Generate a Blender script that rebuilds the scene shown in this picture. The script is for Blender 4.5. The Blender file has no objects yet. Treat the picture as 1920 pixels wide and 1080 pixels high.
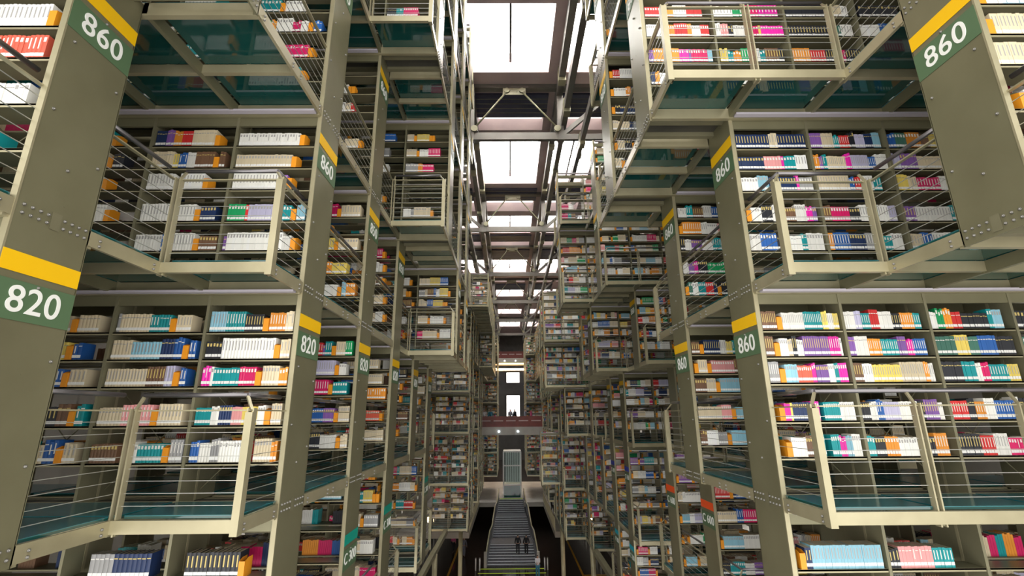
import bpy, math, random
import numpy as np
from mathutils import Vector, Matrix
random.seed(7)
C = bpy.context.scene.collection
SC = bpy.context.scene

# ------------------------------------------------------------------ camera
F_PX, PITCH, YAW, ROLL = 892.93, 0.2629, 0.0073, 0.0074
cam_d = bpy.data.cameras.new('camera'); cam = bpy.data.objects.new('camera', cam_d); C.objects.link(cam)
cam_d.sensor_width = 36.0; cam_d.lens = F_PX / 1920.0 * 36.0
cam_d.clip_start = 0.05; cam_d.clip_end = 400
fw0 = Vector((math.sin(YAW), math.cos(YAW), 0)); rt0 = Vector((math.cos(YAW), -math.sin(YAW), 0)); up0 = Vector((0, 0, 1))
fw = fw0 * math.cos(PITCH) + up0 * math.sin(PITCH); up1 = up0 * math.cos(PITCH) - fw0 * math.sin(PITCH)
cr, sr = math.cos(ROLL), math.sin(ROLL)
rt = rt0 * cr - up1 * sr; up = rt0 * sr + up1 * cr
M = Matrix((rt, up, -fw)).transposed().to_4x4()
cam.matrix_world = M
SC.camera = cam

# ------------------------------------------------------------------ world and exposure
SC.view_settings.view_transform = 'Standard'; SC.view_settings.look = 'None'
SC.view_settings.gamma = 1.0; SC.view_settings.exposure = 0.95; SC.view_settings.use_curve_mapping = False
w = bpy.data.worlds.new('bright_overcast_sky'); SC.world = w; w.use_nodes = True
bg = w.node_tree.nodes['Background']; bg.inputs[0].default_value = (1.0, 0.975, 0.925, 1); bg.inputs[1].default_value = 1.5

# ------------------------------------------------------------------ materials
MATS = {}
def mat(name, col, rough=0.5, metal=0.0, noise=None, nscale=4.0, emit=None, spec=0.5, alpha=None, attr=False, bump=0.0):
    m = bpy.data.materials.new(name); m.use_nodes = True
    nt = m.node_tree; b = nt.nodes['Principled BSDF']
    b.inputs['Base Color'].default_value = (*col, 1); b.inputs['Roughness'].default_value = rough
    b.inputs['Metallic'].default_value = metal; b.inputs['Specular IOR Level'].default_value = spec
    if attr:
        a = nt.nodes.new('ShaderNodeVertexColor'); a.layer_name = 'Col'
        nt.links.new(a.outputs['Color'], b.inputs['Base Color'])
    if noise:
        tc = nt.nodes.new('ShaderNodeTexCoord'); n = nt.nodes.new('ShaderNodeTexNoise')
        n.inputs['Scale'].default_value = nscale; n.inputs['Detail'].default_value = 5
        geo = nt.nodes.new('ShaderNodeNewGeometry')
        r = nt.nodes.new('ShaderNodeValToRGB')
        r.color_ramp.elements[0].position = .3; r.color_ramp.elements[1].position = .72
        r.color_ramp.elements[0].color = (*noise, 1); r.color_ramp.elements[1].color = (*col, 1)
        nt.links.new(geo.outputs['Position'], n.inputs['Vector'])
        nt.links.new(n.outputs['Fac'], r.inputs[0]); nt.links.new(r.outputs[0], b.inputs['Base Color'])
        if bump:
            bp = nt.nodes.new('ShaderNodeBump'); bp.inputs['Strength'].default_value = bump
            nt.links.new(n.outputs['Fac'], bp.inputs['Height']); nt.links.new(bp.outputs[0], b.inputs['Normal'])
    if emit:
        b.inputs['Emission Color'].default_value = (*emit[0], 1); b.inputs['Emission Strength'].default_value = emit[1]
    MATS[name] = m
    return m
mat('olive_steel', (.215, .203, .122), .38, .3, (.175, .163, .095), 1.6)
mat('pale_steel', (.41, .37, .24), .34, .35, (.33, .295, .185), 2.5)
mat('shelf_steel', (.23, .215, .135), .42, .25, (.185, .172, .105), 2.0)
mat('tube_grey', (.52, .48, .54), .4)
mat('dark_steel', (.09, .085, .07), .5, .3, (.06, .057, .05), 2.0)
mat('hand_steel', (.20, .19, .2), .3, .75)
mat('cable_steel', (.55, .55, .52), .3, .7)
mat('bolt_steel', (.30, .29, .27), .35, .6)
mat('teal_glass', (.008, .075, .065), .05, 0, (.005, .055, .052), 1.2, spec=1.0)
mat('tread_glass', (.03, .17, .19), .2, 0, (.015, .10, .12), 2.2, spec=.8)
mat('yellow_paint', (.86, .50, .0), .5); mat('green_paint', (.0, .30, .22), .5); mat('orange_paint', (.85, .09, .01), .5)
mat('blue_paint', (.01, .03, .35), .5); mat('cyan_paint', (.0, .42, .55), .5)
mat('sign_green', (.085, .15, .075), .5); mat('sign_white', (.85, .85, .82), .5)
mat('book_paint', (.5, .5, .5), .45, attr=True)
mat('page_paper', (.62, .52, .36), .85, 0, (.5, .4, .27), 60)
mat('label_white', (.82, .82, .8), .5)
mat('bookend_orange', (.80, .30, .015), .45)
mat('concrete', (.40, .38, .34), .8, 0, (.30, .28, .25), .8, bump=.1)
mat('roof_concrete', (.50, .38, .36), .8, 0, (.38, .29, .29), .6)
mat('roof_girder', (.13, .12, .10), .45, .35, (.10, .09, .075), 1.0)
mat('concrete_dimmed', (.07, .068, .065), .8, 0, (.04, .04, .04), .8)  # back-wall concrete, with the dimness of the far end put into its colour
mat('louver_blue', (.035, .035, .07), .55)
mat('floor_dark', (.022, .014, .011), .13, 0, (.035, .02, .014), .7, spec=.6)
mat('timber_red', (.16, .02, .011), .4, 0, (.10, .014, .008), 3)
mat('line_yellow', (.55, .27, .01), .5); mat('line_lime', (.55, .85, .02), .5)
mat('stair_stone', (.10, .11, .13), .4, 0, (.06, .065, .08), 5); mat('stair_edge', (.66, .70, .76), .4)
mat('clear_glass', (.75, .9, .88), .05)
b = MATS['clear_glass'].node_tree.nodes['Principled BSDF']; b.inputs['Transmission Weight'].default_value = .9; b.inputs['IOR'].default_value = 1.1
mat('window_glass', (1, 1, 1), .02)
b = MATS['window_glass'].node_tree.nodes['Principled BSDF']; b.inputs['Transmission Weight'].default_value = 1.0; b.inputs['IOR'].default_value = 1.0
mat('lift_white', (.62, .62, .6), .35); mat('lamp_warm', (.9, .8, .6), .5, emit=((1, .62, .28), 14)); mat('lamp_cool', (.9, .95, 1), .5, emit=((.8, .92, 1), 2.5))
mat('skin', (.45, .25, .17), .6); mat('hair', (.015, .01, .008), .6)
mat('cloth_white', (.62, .62, .66), .8); mat('cloth_jeans', (.04, .22, .36), .8); mat('cloth_black', (.012, .013, .018), .8)
mat('cloth_red', (.6, .02, .04), .8); mat('cloth_pink', (.5, .08, .2), .8); mat('cloth_blue', (.02, .16, .25), .8); mat('cloth_grey', (.18, .18, .22), .8)

# ------------------------------------------------------------------ mesh helpers
BOXF = [(0, 3, 2, 1), (4, 5, 6, 7), (0, 1, 5, 4), (1, 2, 6, 5), (2, 3, 7, 6), (3, 0, 4, 7)]
class MB:
    def __init__(s, o=(0, 0, 0)): s.v = []; s.f = []; s.m = []; s.mats = []; s.o = o; s.c = []; s.sm = []
    def mi(s, name):
        if name not in s.mats: s.mats.append(name)
        return s.mats.index(name)
    def box(s, x0, x1, y0, y1, z0, z1, m='olive_steel', col=None):
        if x0 > x1: x0, x1 = x1, x0
        if y0 > y1: y0, y1 = y1, y0
        if z0 > z1: z0, z1 = z1, z0
        n = len(s.v); ox, oy, oz = s.o
        s.v += [(x - ox, y - oy, z - oz) for z in (z0, z1) for x, y in ((x0, y0), (x1, y0), (x1, y1), (x0, y1))]
        k = s.mi(m)
        for f in BOXF: s.f.append(tuple(n + i for i in f)); s.m.append(k); s.c.append(col); s.sm.append(False)
        return s
    def quad(s, pts, m, col=None):
        n = len(s.v); s.v += [(p[0] - s.o[0], p[1] - s.o[1], p[2] - s.o[2]) for p in pts]
        s.f.append(tuple(range(n, n + len(pts)))); s.m.append(s.mi(m)); s.c.append(col); s.sm.append(False)
    def tube(s, a, b, r, m='hand_steel', n=8, r2=None, cap=True):
        a, b = Vector(a), Vector(b); d = (b - a).normalized()
        u = d.orthogonal().normalized(); w_ = d.cross(u); o = Vector(s.o)
        k0 = len(s.v); r2 = r if r2 is None else r2
        for p, rr in ((a, r), (b, r2)):
            for i in range(n):
                t = 2 * math.pi * i / n
                s.v.append(tuple(p + (u * math.cos(t) + w_ * math.sin(t)) * rr - o))
        k = s.mi(m)
        for i in range(n):
            j = (i + 1) % n
            s.f.append((k0 + i, k0 + j, k0 + n + j, k0 + n + i)); s.m.append(k); s.c.append(None); s.sm.append(True)
        if cap:
            s.f.append(tuple(k0 + i for i in reversed(range(n)))); s.m.append(k); s.c.append(None); s.sm.append(False)
            s.f.append(tuple(k0 + n + i for i in range(n))); s.m.append(k); s.c.append(None); s.sm.append(False)
        return s
    def bar(s, a, b, wx, wz, m='olive_steel'):
        a, b = Vector(a), Vector(b); d = (b - a).normalized()
        u = d.cross(Vector((0, 0, 1)));
        if u.length < .01: u = Vector((1, 0, 0))
        u.normalize(); v = u.cross(d); o = Vector(s.o); k0 = len(s.v); k = s.mi(m)
        for p in (a, b):
            for su, sv in ((-1, -1), (1, -1), (1, 1), (-1, 1)): s.v.append(tuple(p + u * su * wx / 2 + v * sv * wz / 2 - o))
        for f in BOXF: s.f.append(tuple(k0 + i for i in f)); s.m.append(k); s.c.append(None); s.sm.append(False)
        return s
    def build(s, name, parent=None):
        if not s.f: return None
        me = bpy.data.meshes.new(name); me.from_pydata(s.v, [], s.f)
        for m in s.mats: me.materials.append(MATS[m])
        me.polygons.foreach_set('material_index', s.m)
        me.polygons.foreach_set('use_smooth', s.sm)
        if any(c is not None for c in s.c):
            ca = me.color_attributes.new('Col', 'FLOAT_COLOR', 'CORNER')
            arr = []
            for f, c in zip(s.f, s.c): arr += list((*(c or (.5, .5, .5)), 1)) * len(f)
            ca.data.foreach_set('color', arr)
        me.update()
        ob = bpy.data.objects.new(name, me); C.objects.link(ob)
        if parent is not None:
            ob.parent = parent
        else: ob.location = s.o
        return ob
def tag(o, label=None, cat=None, group=None, kind=None):
    if label: o['label'] = label
    if cat: o['category'] = cat
    if group: o['group'] = group
    if kind: o['kind'] = kind
    return o
def empty(name, loc, label, cat, group=None):
    o = bpy.data.objects.new(name, None); C.objects.link(o); o.location = loc; o.empty_display_size = .1
    return tag(o, label, cat, group)
def text_mesh(s, size, thick=.002):
    cu = bpy.data.curves.new('t', 'FONT'); cu.body = s; cu.size = size; cu.align_x = 'CENTER'; cu.align_y = 'CENTER'
    cu.extrude = thick; cu.offset = size * .006; cu.space_character = 1.04
    ob = bpy.data.objects.new('t', cu); C.objects.link(ob)
    dg = bpy.context.evaluated_depsgraph_get(); me = bpy.data.meshes.new_from_object(ob.evaluated_get(dg))
    bpy.data.objects.remove(ob); bpy.data.curves.remove(cu)
    me.materials.clear(); me.materials.append(MATS['sign_white'])
    return me

# ------------------------------------------------------------------ the grid of the book stacks
LZ = {-2: -6.72, -1: -4.10, 0: -0.98, 1: 1.65, 2: 4.25, 3: 7.45, 4: 10.05, 5: 12.65}
KMAX = 25
def MID(s, k): return (5.08 if s < 0 else 5.19) + 2.47 * k      # deck joint in front of range k
def YN(s, k): return MID(s, k) + .84
def YF(s, k): return YN(s, k) + .68
def PX(s, n): return (-2.64 + -1.22 * (1 - n) if n <= 1 else -2.64 + 1.18 * (n - 1)) if s < 0 else (3.20 + 1.13 * (1 - n))
def seq(d, lo=-1, hi=KMAX):
    out = {}; cur = None
    for k in range(lo, hi + 1):
        if k in d: cur = d[k]
        out[k] = cur
    return out
PLAN = {
 (-1, -2): seq({-1: None, 11: 1, 13: None, 15: 1, 19: None}),
 (-1, -1): seq({-1: None, 0: 1, 3: -1, 4: 1, 5: -1, 11: 1, 13: 0, 15: 1, 19: 0}),
 (-1, 0): seq({-1: 0, 0: 1, 5: -1, 11: 1, 13: 0, 15: 1, 18: 0}),
 (-1, 1): seq({-1: 0, 0: 1, 3: 2, 5: -1, 11: 1, 13: 0, 15: 1, 18: 0, 22: 1}),
 (-1, 2): seq({-1: 1, 0: 1, 2: 2, 5: -1, 11: 1, 15: 2, 19: 1}),
 (-1, 3): seq({-1: 1, 0: 1, 1: 2, 5: -1, 11: 2, 18: 1}),
 (-1, 4): seq({-1: None, 0: 1, 1: 2, 5: None}),
 (-1, 5): seq({-1: None, 1: 2, 5: None}),
 (1, -2): seq({-1: None, 5: 0, 7: None, 8: -1, 9: 0, 10: 1, 13: 0, 15: 1, 19: None}),
 (1, -1): seq({-1: None, 0: 1, 1: -1, 2: 0, 4: -1, 5: 0, 10: 1, 11: 2, 12: 1, 15: 1, 19: 0}),
 (1, 0): seq({-1: None, 0: 1, 2: -1, 5: 0, 7: -1, 8: 0, 9: 1, 11: 0, 13: 1, 15: 0, 17: 1, 18: 0}),
 (1, 1): seq({-1: 0, 0: 1, 2: -1, 4: 0, 5: 1, 7: 0, 9: 2, 11: 1, 13: 1, 18: 0, 22: 1}),
 (1, 2): seq({-1: 0, 0: 2, 2: -1, 4: 1, 5: 2, 6: 0, 9: 2, 11: 1, 19: 1}),
 (1, 3): seq({-1: 0, 0: 2, 2: 0, 4: 1, 5: 2, 6: 0, 13: 1, 18: 1}),
 (1, 4): seq({-1: None, 0: 2, 2: None}),
 (1, 5): seq({-1: None, 0: 2, 2: None}),
}
SIDEW = {-1: 'left', 1: 'right'}
TIER = {-2: 'lowest', -1: 'second-lowest', 0: 'third', 1: 'fourth', 2: 'fifth', 3: 'sixth', 4: 'seventh', 5: 'top'}
ORD = ['nearest', 'first', 'second', 'third', 'fourth', 'fifth', 'sixth', 'seventh', 'eighth', 'ninth', 'tenth', 'eleventh', 'twelfth', 'thirteenth', 'fourteenth', 'fifteenth', 'sixteenth', 'seventeenth', 'eighteenth', 'nineteenth', 'twentieth', 'twenty-first', 'twenty-second', 'twenty-third', 'twenty-fourth', 'twenty-fifth', 'twenty-sixth', 'twenty-seventh', 'twenty-eighth', 'twenty-ninth', 'thirtieth']
def NM(k, n, nprev):
    if k == -1: return 3
    if k == 0: return 4
    if k < 6: return 3
    return 2 + (1 if n < 1 else 0)
def MODW(s): return 1.17 if s < 0 else 1.12
def SHELVES(s, l, k=9):
    if l == -1: return [.36, .87, 1.36, 1.86, 2.36] if k <= 0 else [.36, .87, 1.36, 1.86, 2.33, 2.78]
    if l == 2: return [.47, .87, 1.33, 1.70, 2.13, 2.57]
    return [.45, .87, 1.33, 1.66, 2.0]
def TOP(l): return LZ.get(l + 1, LZ[l] + 2.6)

for (s_, l_), pl_ in PLAN.items():
    if -2 <= l_ <= 3:
        for k_ in range(22, KMAX + 1): pl_[k_] = 2
CELLS = []     # (side, level, k, n, xs of uprights)
for (s, l), pl in PLAN.items():
    prevmax = -9
    for k in range(-1, KMAX + 1):
        n = pl[k]
        if n is None: continue
        nm = NM(k, n, None)
        if k > 0 and pl[k - 1] is not None and n > pl[k - 1]: nm = max(nm, 3)
        x0 = PX(s, n); xs = [x0 + s * MODW(s) * i for i in range(nm + 1)]
        CELLS.append((s, l, k, n, xs))
PROTO = {}
def near(k): return k <= 4

# ---- decks of glass on steel beams
def place_lbl(s, l, k): return f"{TIER[l]} tier, {SIDEW[s]} side, {ORD[k + 1]} row from the viewer"
def bolt_mesh():
    me = PROTO.get('bolt')
    if me: return me
    mb = MB(); mb.tube((0, 0, 0), (0.012, 0, 0), .014, 'bolt_steel', 6); mb.tube((.012, 0, 0), (.02, 0, 0), .013, 'bolt_steel', 6, r2=.005)
    o = mb.build('bolt_src'); me = o.data; bpy.data.objects.remove(o); PROTO['bolt'] = me
    return me
def bolt(parent, loc, rotz=0):
    o = bpy.data.objects.new('bolt', bolt_mesh()); C.objects.link(o); o.parent = parent; o.location = loc; o.rotation_euler = (0, 0, rotz)
for (s, l, k, n, xs) in CELLS:
    Z = LZ[l]; pl = PLAN[(s, l)]
    y0, y1, yn, yf = MID(s, k), MID(s, k + 1), YN(s, k), YF(s, k)
    if k == -1: y0 -= .6
    nxt = pl.get(k + 1)
    root = empty('glass_walkway', (xs[0], y0, Z), f"teal glass walkway on beams, {place_lbl(s, l, k)}", 'walkway', 'glass walkways between the book stacks')
    o = (xs[0], y0, Z)
    part = near(k)
    mb = MB(o)
    def flush(nm, force=False):
        global mb
        if part or force:
            mb.build(nm, root); mb = MB(o)
    for a, b_ in zip(xs[:-1], xs[1:]):
        for (u, v) in ((y0 + .03, yn - .03), (yf + .03, y1 - .03)):
            if v - u < .1: continue
            mb.box(a + s * .03, b_ - s * .03, u, v, Z + .035, Z + .058, 'teal_glass'); mb.box(a + s * .03, b_ - s * .03, u, v, Z + .058, Z + .066, 'tread_glass'); flush('glass_panel')
    xo = xs[-1]
    for (u, v, hz, m) in ((y0 - .03, y0 + .03, .12, 'pale_steel'), (yn - .06, yn, .16, 'pale_steel'), (yn + .12, yn + .2, .10, 'shelf_steel'), (yf - .2, yf - .12, .10, 'shelf_steel'), (yf, yf + .06, .16, 'pale_steel')):
        mb.box(xs[0] + s * .012, xo, u, v, Z + .028 - hz, Z + .028, m); flush('cross_beam')
    if nxt is None or nxt < n:      # rear beam
        mb.box(xs[0] + s * .012, xo, y1 - .03, y1 + .031, Z - .092, Z + .028, 'pale_steel'); flush('cross_beam')
    # wide soffit closing strip under the shelving
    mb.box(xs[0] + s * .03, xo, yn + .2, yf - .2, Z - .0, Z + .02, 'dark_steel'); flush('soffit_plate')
    for i, x in enumerate(xs[:-1]):
        for (u, v) in ((y0, yn), (yf, y1)):
            t = .035 if i == 0 else .05
            mb.box(x - (t if s < 0 else 0), x + (t if s > 0 else 0), u, v, Z - .11, Z + .03, 'olive_steel' if i else 'pale_steel'); flush('side_beam')
    # thin kerb rail on the outer edge that carries the glass
    if not part: mb.build('deck_frame', root)
    elif l in (0, 1, 2) and k in (-1, 0, 1):
        for yy in (y0 + .1, yn - .12, yf + .12, y1 - .12):
            for dz in (-.03, -.08):
                bolt(root, (-s * .0, yy - y0, dz), 0 if s < 0 else math.pi)

# ---- bookcases
def upright(mb, x, y0, y1, z0, z1, t=.035):
    mb.box(x - t / 2, x + t / 2, y0, y1, z0, z1, 'shelf_steel')
for (s, l, k, n, xs) in CELLS:
    Z, T = LZ[l] + .03, TOP(l) - .1
    yn, yf = YN(s, k), YF(s, k); o = (xs[0], yn, Z)
    root = empty('bookcase', o, f"open steel bookcase range, {place_lbl(s, l, k)}", 'bookcase', 'double-sided book stacks')
    mb = MB(o); part = near(k)
    def flush(nm):
        global mb
        if part: mb.build(nm, root); mb = MB(o)
    hs = SHELVES(s, l, k)
    for i, x in enumerate(xs):
        xx = x + (s * .045 if i == 0 else 0)
        upright(mb, xx, yn + .0, yf, Z, T)
        mb.box(xx - .02, xx + .02, yn + .27, yn + .31, Z, T, 'pale_steel') if part else None
        flush('upright')
    # low plinth sill
    mb.box(xs[0] + s * .03, xs[-1], yn + .002, yn + .03, Z + .0, Z + .035, 'pale_steel'); flush('sill')
    for a, b_ in zip(xs[:-1], xs[1:]):
        for h in hs:
            for (u, v, lip) in ((yn + .01, yn + .28, yn + .01), (yf - .28, yf - .01, yf - .02)):
                if not part and u != yn + .01: continue
                mb.box(a + s * .027, b_ - s * .02, u, v, Z + h - .018, Z + h, 'shelf_steel')
                mb.box(a + s * .027, b_ - s * .02, lip, lip + .01, Z + h - .035, Z + h + .001, 'pale_steel')
                flush('shelf')
    if l >= -1 and k <= 18:
        mb.box(xs[0] + s * .05, xs[-1] - s * .1, yn - .16, yn - .08, T - .03, T + .0, 'tube_grey'); flush('lamp_tube')
    if part and k <= 2:
        for a, b_ in zip(xs[:-1], xs[1:]):
            mb.tube((a, yf - .3, Z + .1), (b_, yf - .3, Z + 1.3), .007, 'shelf_steel', 5, cap=False); mb.tube((b_, yf - .3, Z + .1), (a, yf - .3, Z + 1.3), .007, 'shelf_steel', 5, cap=False); flush('cross_brace')
    mb.box(xs[0] + s * .03, xs[-1], yn + .01, yn + .05, T - .16, T - .02, 'olive_steel')
    mb.box(xs[0] + s * .03, xs[-1], yf - .05, yf - .01, T - .16, T - .02, 'olive_steel'); flush('top_rail')
    if not part: mb.build('bookcase_frame', root)

# ---- steel columns (end plates of the stacks), continuous over tiers where the end stays put
TXT = {}
def sign_text(t, size):
    if (t, size) not in TXT: TXT[(t, size)] = text_mesh(t, size)
    return TXT[(t, size)]
def sign_for(s, l, k, n):
    if l >= 1: return 'yellow_paint', ('850' if (s < 0 and l == 1 and k in (1, 2)) else '860')
    if l == 0: return 'yellow_paint', ('820' if s < 0 else '860')
    if l == -1: return ('green_paint', 'C 300') if s < 0 else (('orange_paint', 'C 600') if k <= 3 else ('blue_paint', 'C 400'))
    return 'cyan_paint', 'C 200'
cols = {}
for (s, l, k, n, xs) in CELLS: cols.setdefault((s, k, n), []).append(l)
for (s, k, n), ls in sorted(cols.items()):
    ls = sorted(ls); runs = [[ls[0]]]
    for l in ls[1:]:
        if l == runs[-1][-1] + 1: runs[-1].append(l)
        else: runs.append([l])
    for run in runs:
        x = PX(s, n); z0 = LZ[run[0]] - .13; z1 = TOP(run[-1]) - (.0 if (run[-1] + 1) in LZ else 0)
        yn, yf = YN(s, k), YF(s, k)
        where = f"{TIER[run[0]]} to {TIER[run[-1]]} tier" if len(run) > 1 else f"{TIER[run[0]]} tier only"
        o = (x, yn, z0)
        mb = MB(o)
        mb.box(x, x + s * .02, yn, yf, z0, z1, 'olive_steel')
        mb.box(x - s * .004, x + s * .05, yn - .012, yn + .006, z0, z1, 'pale_steel')
        mb.box(x, x + s * .05, yf - .006, yf + .008, z0, z1, 'olive_steel')
        c = mb.build('steel_column'); off = ['at the hall edge', 'set back', 'set far back'][0 if n >= 1 else (1 if n == 0 else 2)]
        tag(c, f"olive steel column plate, {ORD[k + 1]} row, {SIDEW[s]} side, {where}, {off if n != 2 else 'jutting into the hall'}", 'column', 'steel columns at the stack ends')
        for l in run:
            T = TOP(l); sA = .37 if l != -1 else .85
            if (k <= 0 and l == -1) or n < 0: continue
            pm, tx = sign_for(s, l, k, n)
            if n < 1 and k > 0 and l > 0 and k > 8: continue
            sb = MB(o); sb.box(x - s * .002, x - s * .006, yn + .0, yf, T - sA - .16, T - sA, pm); st = sb.build(pm.split('_')[0] + '_stripe', c)
            if k <= 6:
                sb = MB(o); sb.box(x - s * .002, x - s * .006, yn + .0, yf, T - sA - .53, T - sA - .22, 'sign_green'); sp = sb.build('sign_panel', c)
                me = sign_text(tx, .30 if len(tx) == 3 else .235)
                t = bpy.data.objects.new('sign_number', me); C.objects.link(t); t.parent = sp
                # text stands in the YZ plane, reading away from the hall centre
                t.location = (-s * .008, .34, T - sA - .375 - z0)
                if s < 0: t.rotation_euler = (math.pi / 2, 0, math.pi / 2)
                else: t.rotation_euler = (math.pi / 2, 0, -math.pi / 2)
        if k <= 1:
            for l in run:
                Z = LZ[l] - z0
                rot = 0 if s < 0 else math.pi
                for dy in (.06, .13, .20, .27, .42, .49, .56, .63):
                    for dz in (.01, -.06): bolt(c, (-s * .0, dy, Z + dz), rot)
                for dy, dz in ((.08, .9), (.6, .62), (.33, .45), (.6, 1.45), (.1, 1.6), (.34, 2.02)): bolt(c, (0, dy, Z + dz), rot)
            if len(run) and k >= -1:
                for l in run:
                    sp = MB(o); Z = LZ[l]; sp.box(x - s * .004, x - s * .006, yn + .3, yn + .39, Z - .1, Z + .05, 'shelf_steel'); sp.build('splice_plate', c)

# ---- railings
FAR = MB((0, 30, 0))
def rail_run(s, l, pts, inward, label, closed_by_col=(False, False), kk=0):
    """pts: list of (x,y) corners at the deck edge; inward: list of unit offsets towards the deck for each leg"""
    Z = LZ[l] + .05
    far = kk > 7; part = kk <= 4
    if not far: root = empty('railing', (pts[0][0], pts[0][1], Z), label, 'railing', 'cable railings along the walkways')
    o = (pts[0][0], pts[0][1], Z)
    mb = FAR if far else MB(o)
    def flush(nm):
        nonlocal mb
        if part: mb.build(nm, root); mb = MB(o)
    P = [Vector((p[0], p[1], Z)) for p in pts]
    IN = [Vector((i[0], i[1], 0)) for i in inward]
    hr, br = 1.17, 1.01
    # offset handrail corners
    H = []
    for i, p in enumerate(P):
        off = Vector((0, 0, 0))
        if i > 0: off += IN[i - 1] * .11
        if i < len(P) - 1 and (i == 0 or IN[i] != IN[i - 1]): off += IN[i] * .11
        H.append(p + off + Vector((0, 0, hr)))
    for i in range(len(P) - 1):
        mb.tube(H[i], H[i + 1], .024, 'hand_steel', 10); flush('handrail')
        a, b_ = P[i], P[i + 1]; L = (b_ - a).length; n = max(1, round(L / 1.15)); d = (b_ - a) / n
        q = IN[i] * .03
        mb.bar(a + q + Vector((0, 0, br)), b_ + q + Vector((0, 0, br)), .04, .014, 'pale_steel'); flush('flat_bar')
        for j in range(8):
            z = .10 + j * .115
            mb.tube(a + q + Vector((0, 0, z)), b_ + q + Vector((0, 0, z)), .0045, 'cable_steel', 4, cap=False); flush('cable')
        for j in range(n + 1):
            p = a + d * j
            if j == 0 and (i > 0 or closed_by_col[0]): continue
            if j == n and i == len(P) - 2 and closed_by_col[1]: continue
            cn = (j == n and i < len(P) - 2)
            dirv = (b_ - a).normalized(); q2 = IN[i] * .02
            for sd in (-1, 1):
                c = p + dirv * sd * .028 + q2
                mb.box(c.x - (.008 if abs(dirv.x) > .5 else .034), c.x + (.008 if abs(dirv.x) > .5 else .034), c.y - (.008 if abs(dirv.y) > .5 else .034), c.y + (.008 if abs(dirv.y) > .5 else .034), Z - .17, Z + br + .02, 'pale_steel')
            if cn: mb.box(p.x - .037, p.x + .037, p.y - .037, p.y + .037, Z - .17, Z + br - .02, 'pale_steel')
            flush('rail_post')
            h = p + IN[i] * .11 + Vector((0, 0, hr - .015))
            if cn: h = H[i + 1] - Vector((0, 0, .015))
            mb.bar(p + q2 + Vector((0, 0, br)), h, .03, .02, 'pale_steel'); flush('bracket')
    if not part and not far: mb.build('railing_frame', root)
for (s, l), pl in PLAN.items():
    for k in range(-1, KMAX + 1):
        n = pl[k]
        if n is None: continue
        if k > 20: continue
        x = PX(s, n); prev = pl.get(k - 1) if k > -1 else n; nxt = pl.get(k + 1)
        if k == -1: prev = n
        yA = MID(s, k) + (-.6 if k == -1 else 0); yn, yf, yB = YN(s, k), YF(s, k), MID(s, k + 1)
        inx = (s, 0)
        e = s * .02
        xo = x + s * MODW(s) * NM(k, n, None)
        base = place_lbl(s, l, k)
        if prev is None or prev < n:      # exposed front
            xf = xo if prev is None else PX(s, prev)
            rail_run(s, l, [(xf, yA), (x + e, yA), (x + e, yn)], [(0, 1), inx], f"cable railing round the front corner, {base}", (False, True), k)
        else:
            rail_run(s, l, [(x + e, yA), (x + e, yn)], [inx], f"cable railing on the near edge, {base}", (True, True), k)
        if nxt is None or nxt < n:
            xf = xo if nxt is None else PX(s, nxt)
            rail_run(s, l, [(x + e, yf), (x + e, yB), (xf, yB)], [inx, (0, -1)], f"cable railing round the back corner, {base}", (True, False), k)
        elif nxt == n or nxt > n:
            rail_run(s, l, [(x + e, yf), (x + e, yB)], [inx], f"cable railing on the far edge, {base}", (True, True), k)

tag(FAR.build('railings'), 'distant cable railings on the walkways at the far end of the hall', 'railings', None, 'stuff')

# ------------------------------------------------------------------ ground, mezzanine, stairs, bridges
GZ, MZ = -12.9, -9.3
def struct(name, mb, **kw):
    o = mb.build(name); o['kind'] = 'structure'; return o
mb = MB(); mb.box(-9.5, 9.5, -4, 112, GZ - .3, GZ, 'floor_dark'); struct('floor', mb)
for x in (-5.24, 7.0 - .9):
    t = MB((x, 20, GZ)); t.box(x - .09, x + .09, 18, 58, GZ, GZ + .012, 'line_yellow')
    if x > 0: t.box(x, x + 3.2, 44.6, 44.8, GZ, GZ + .012, 'line_yellow')
    tag(t.build('floor_line'), f"yellow guide strip on the dark floor, {'left' if x < 0 else 'right'} of the stairs", 'floor marking')
for s in (-1, 1):
    mb = MB()
    X = s * 9.5
    zs = [(-12.9, -11.2), (-9.6, -8.2), (-6.9, -5.6), (-4.3, -3.0), (-1.2, -.6), (1.4, 2.2), (4.0, 5.0), (7.2, 8.4), (9.8, 10.8), (12.4, 13.6), (15.2, 21)]
    if s < 0: zs = [(-12.9, -11.2), (-9.6, -8.2), (-6.9, -5.6), (-3.6, 21)]
    else: zs = [(-12.9, -11.2), (-9.6, -8.2), (-6.9, -5.6), (-4.3, -2.6), (-1.0, .4), (1.3, 21)]
    for z0, z1 in zs: mb.box(X, X + s * .3, -1, 112, z0, z1, 'concrete')
    y = -1
    while y < 112:
        mb.box(X - s * .02, X + s * .3, y, y + 1.9, -12.9, 21, 'concrete'); y += 2.47
    struct('wall_left' if s < 0 else 'wall_right', mb)
mb = MB()
for q in ((-9.5, -.6, GZ, 21), (2.4, 9.5, GZ, 21), (-.6, 2.4, GZ, 0), (-.6, 2.4, 4.6, 7.5), (-.6, 2.4, 9.8, 21)): mb.box(q[0], q[1], 112, 112.3, q[2], q[3], 'concrete_dimmed')
struct('wall_back', mb)

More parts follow.
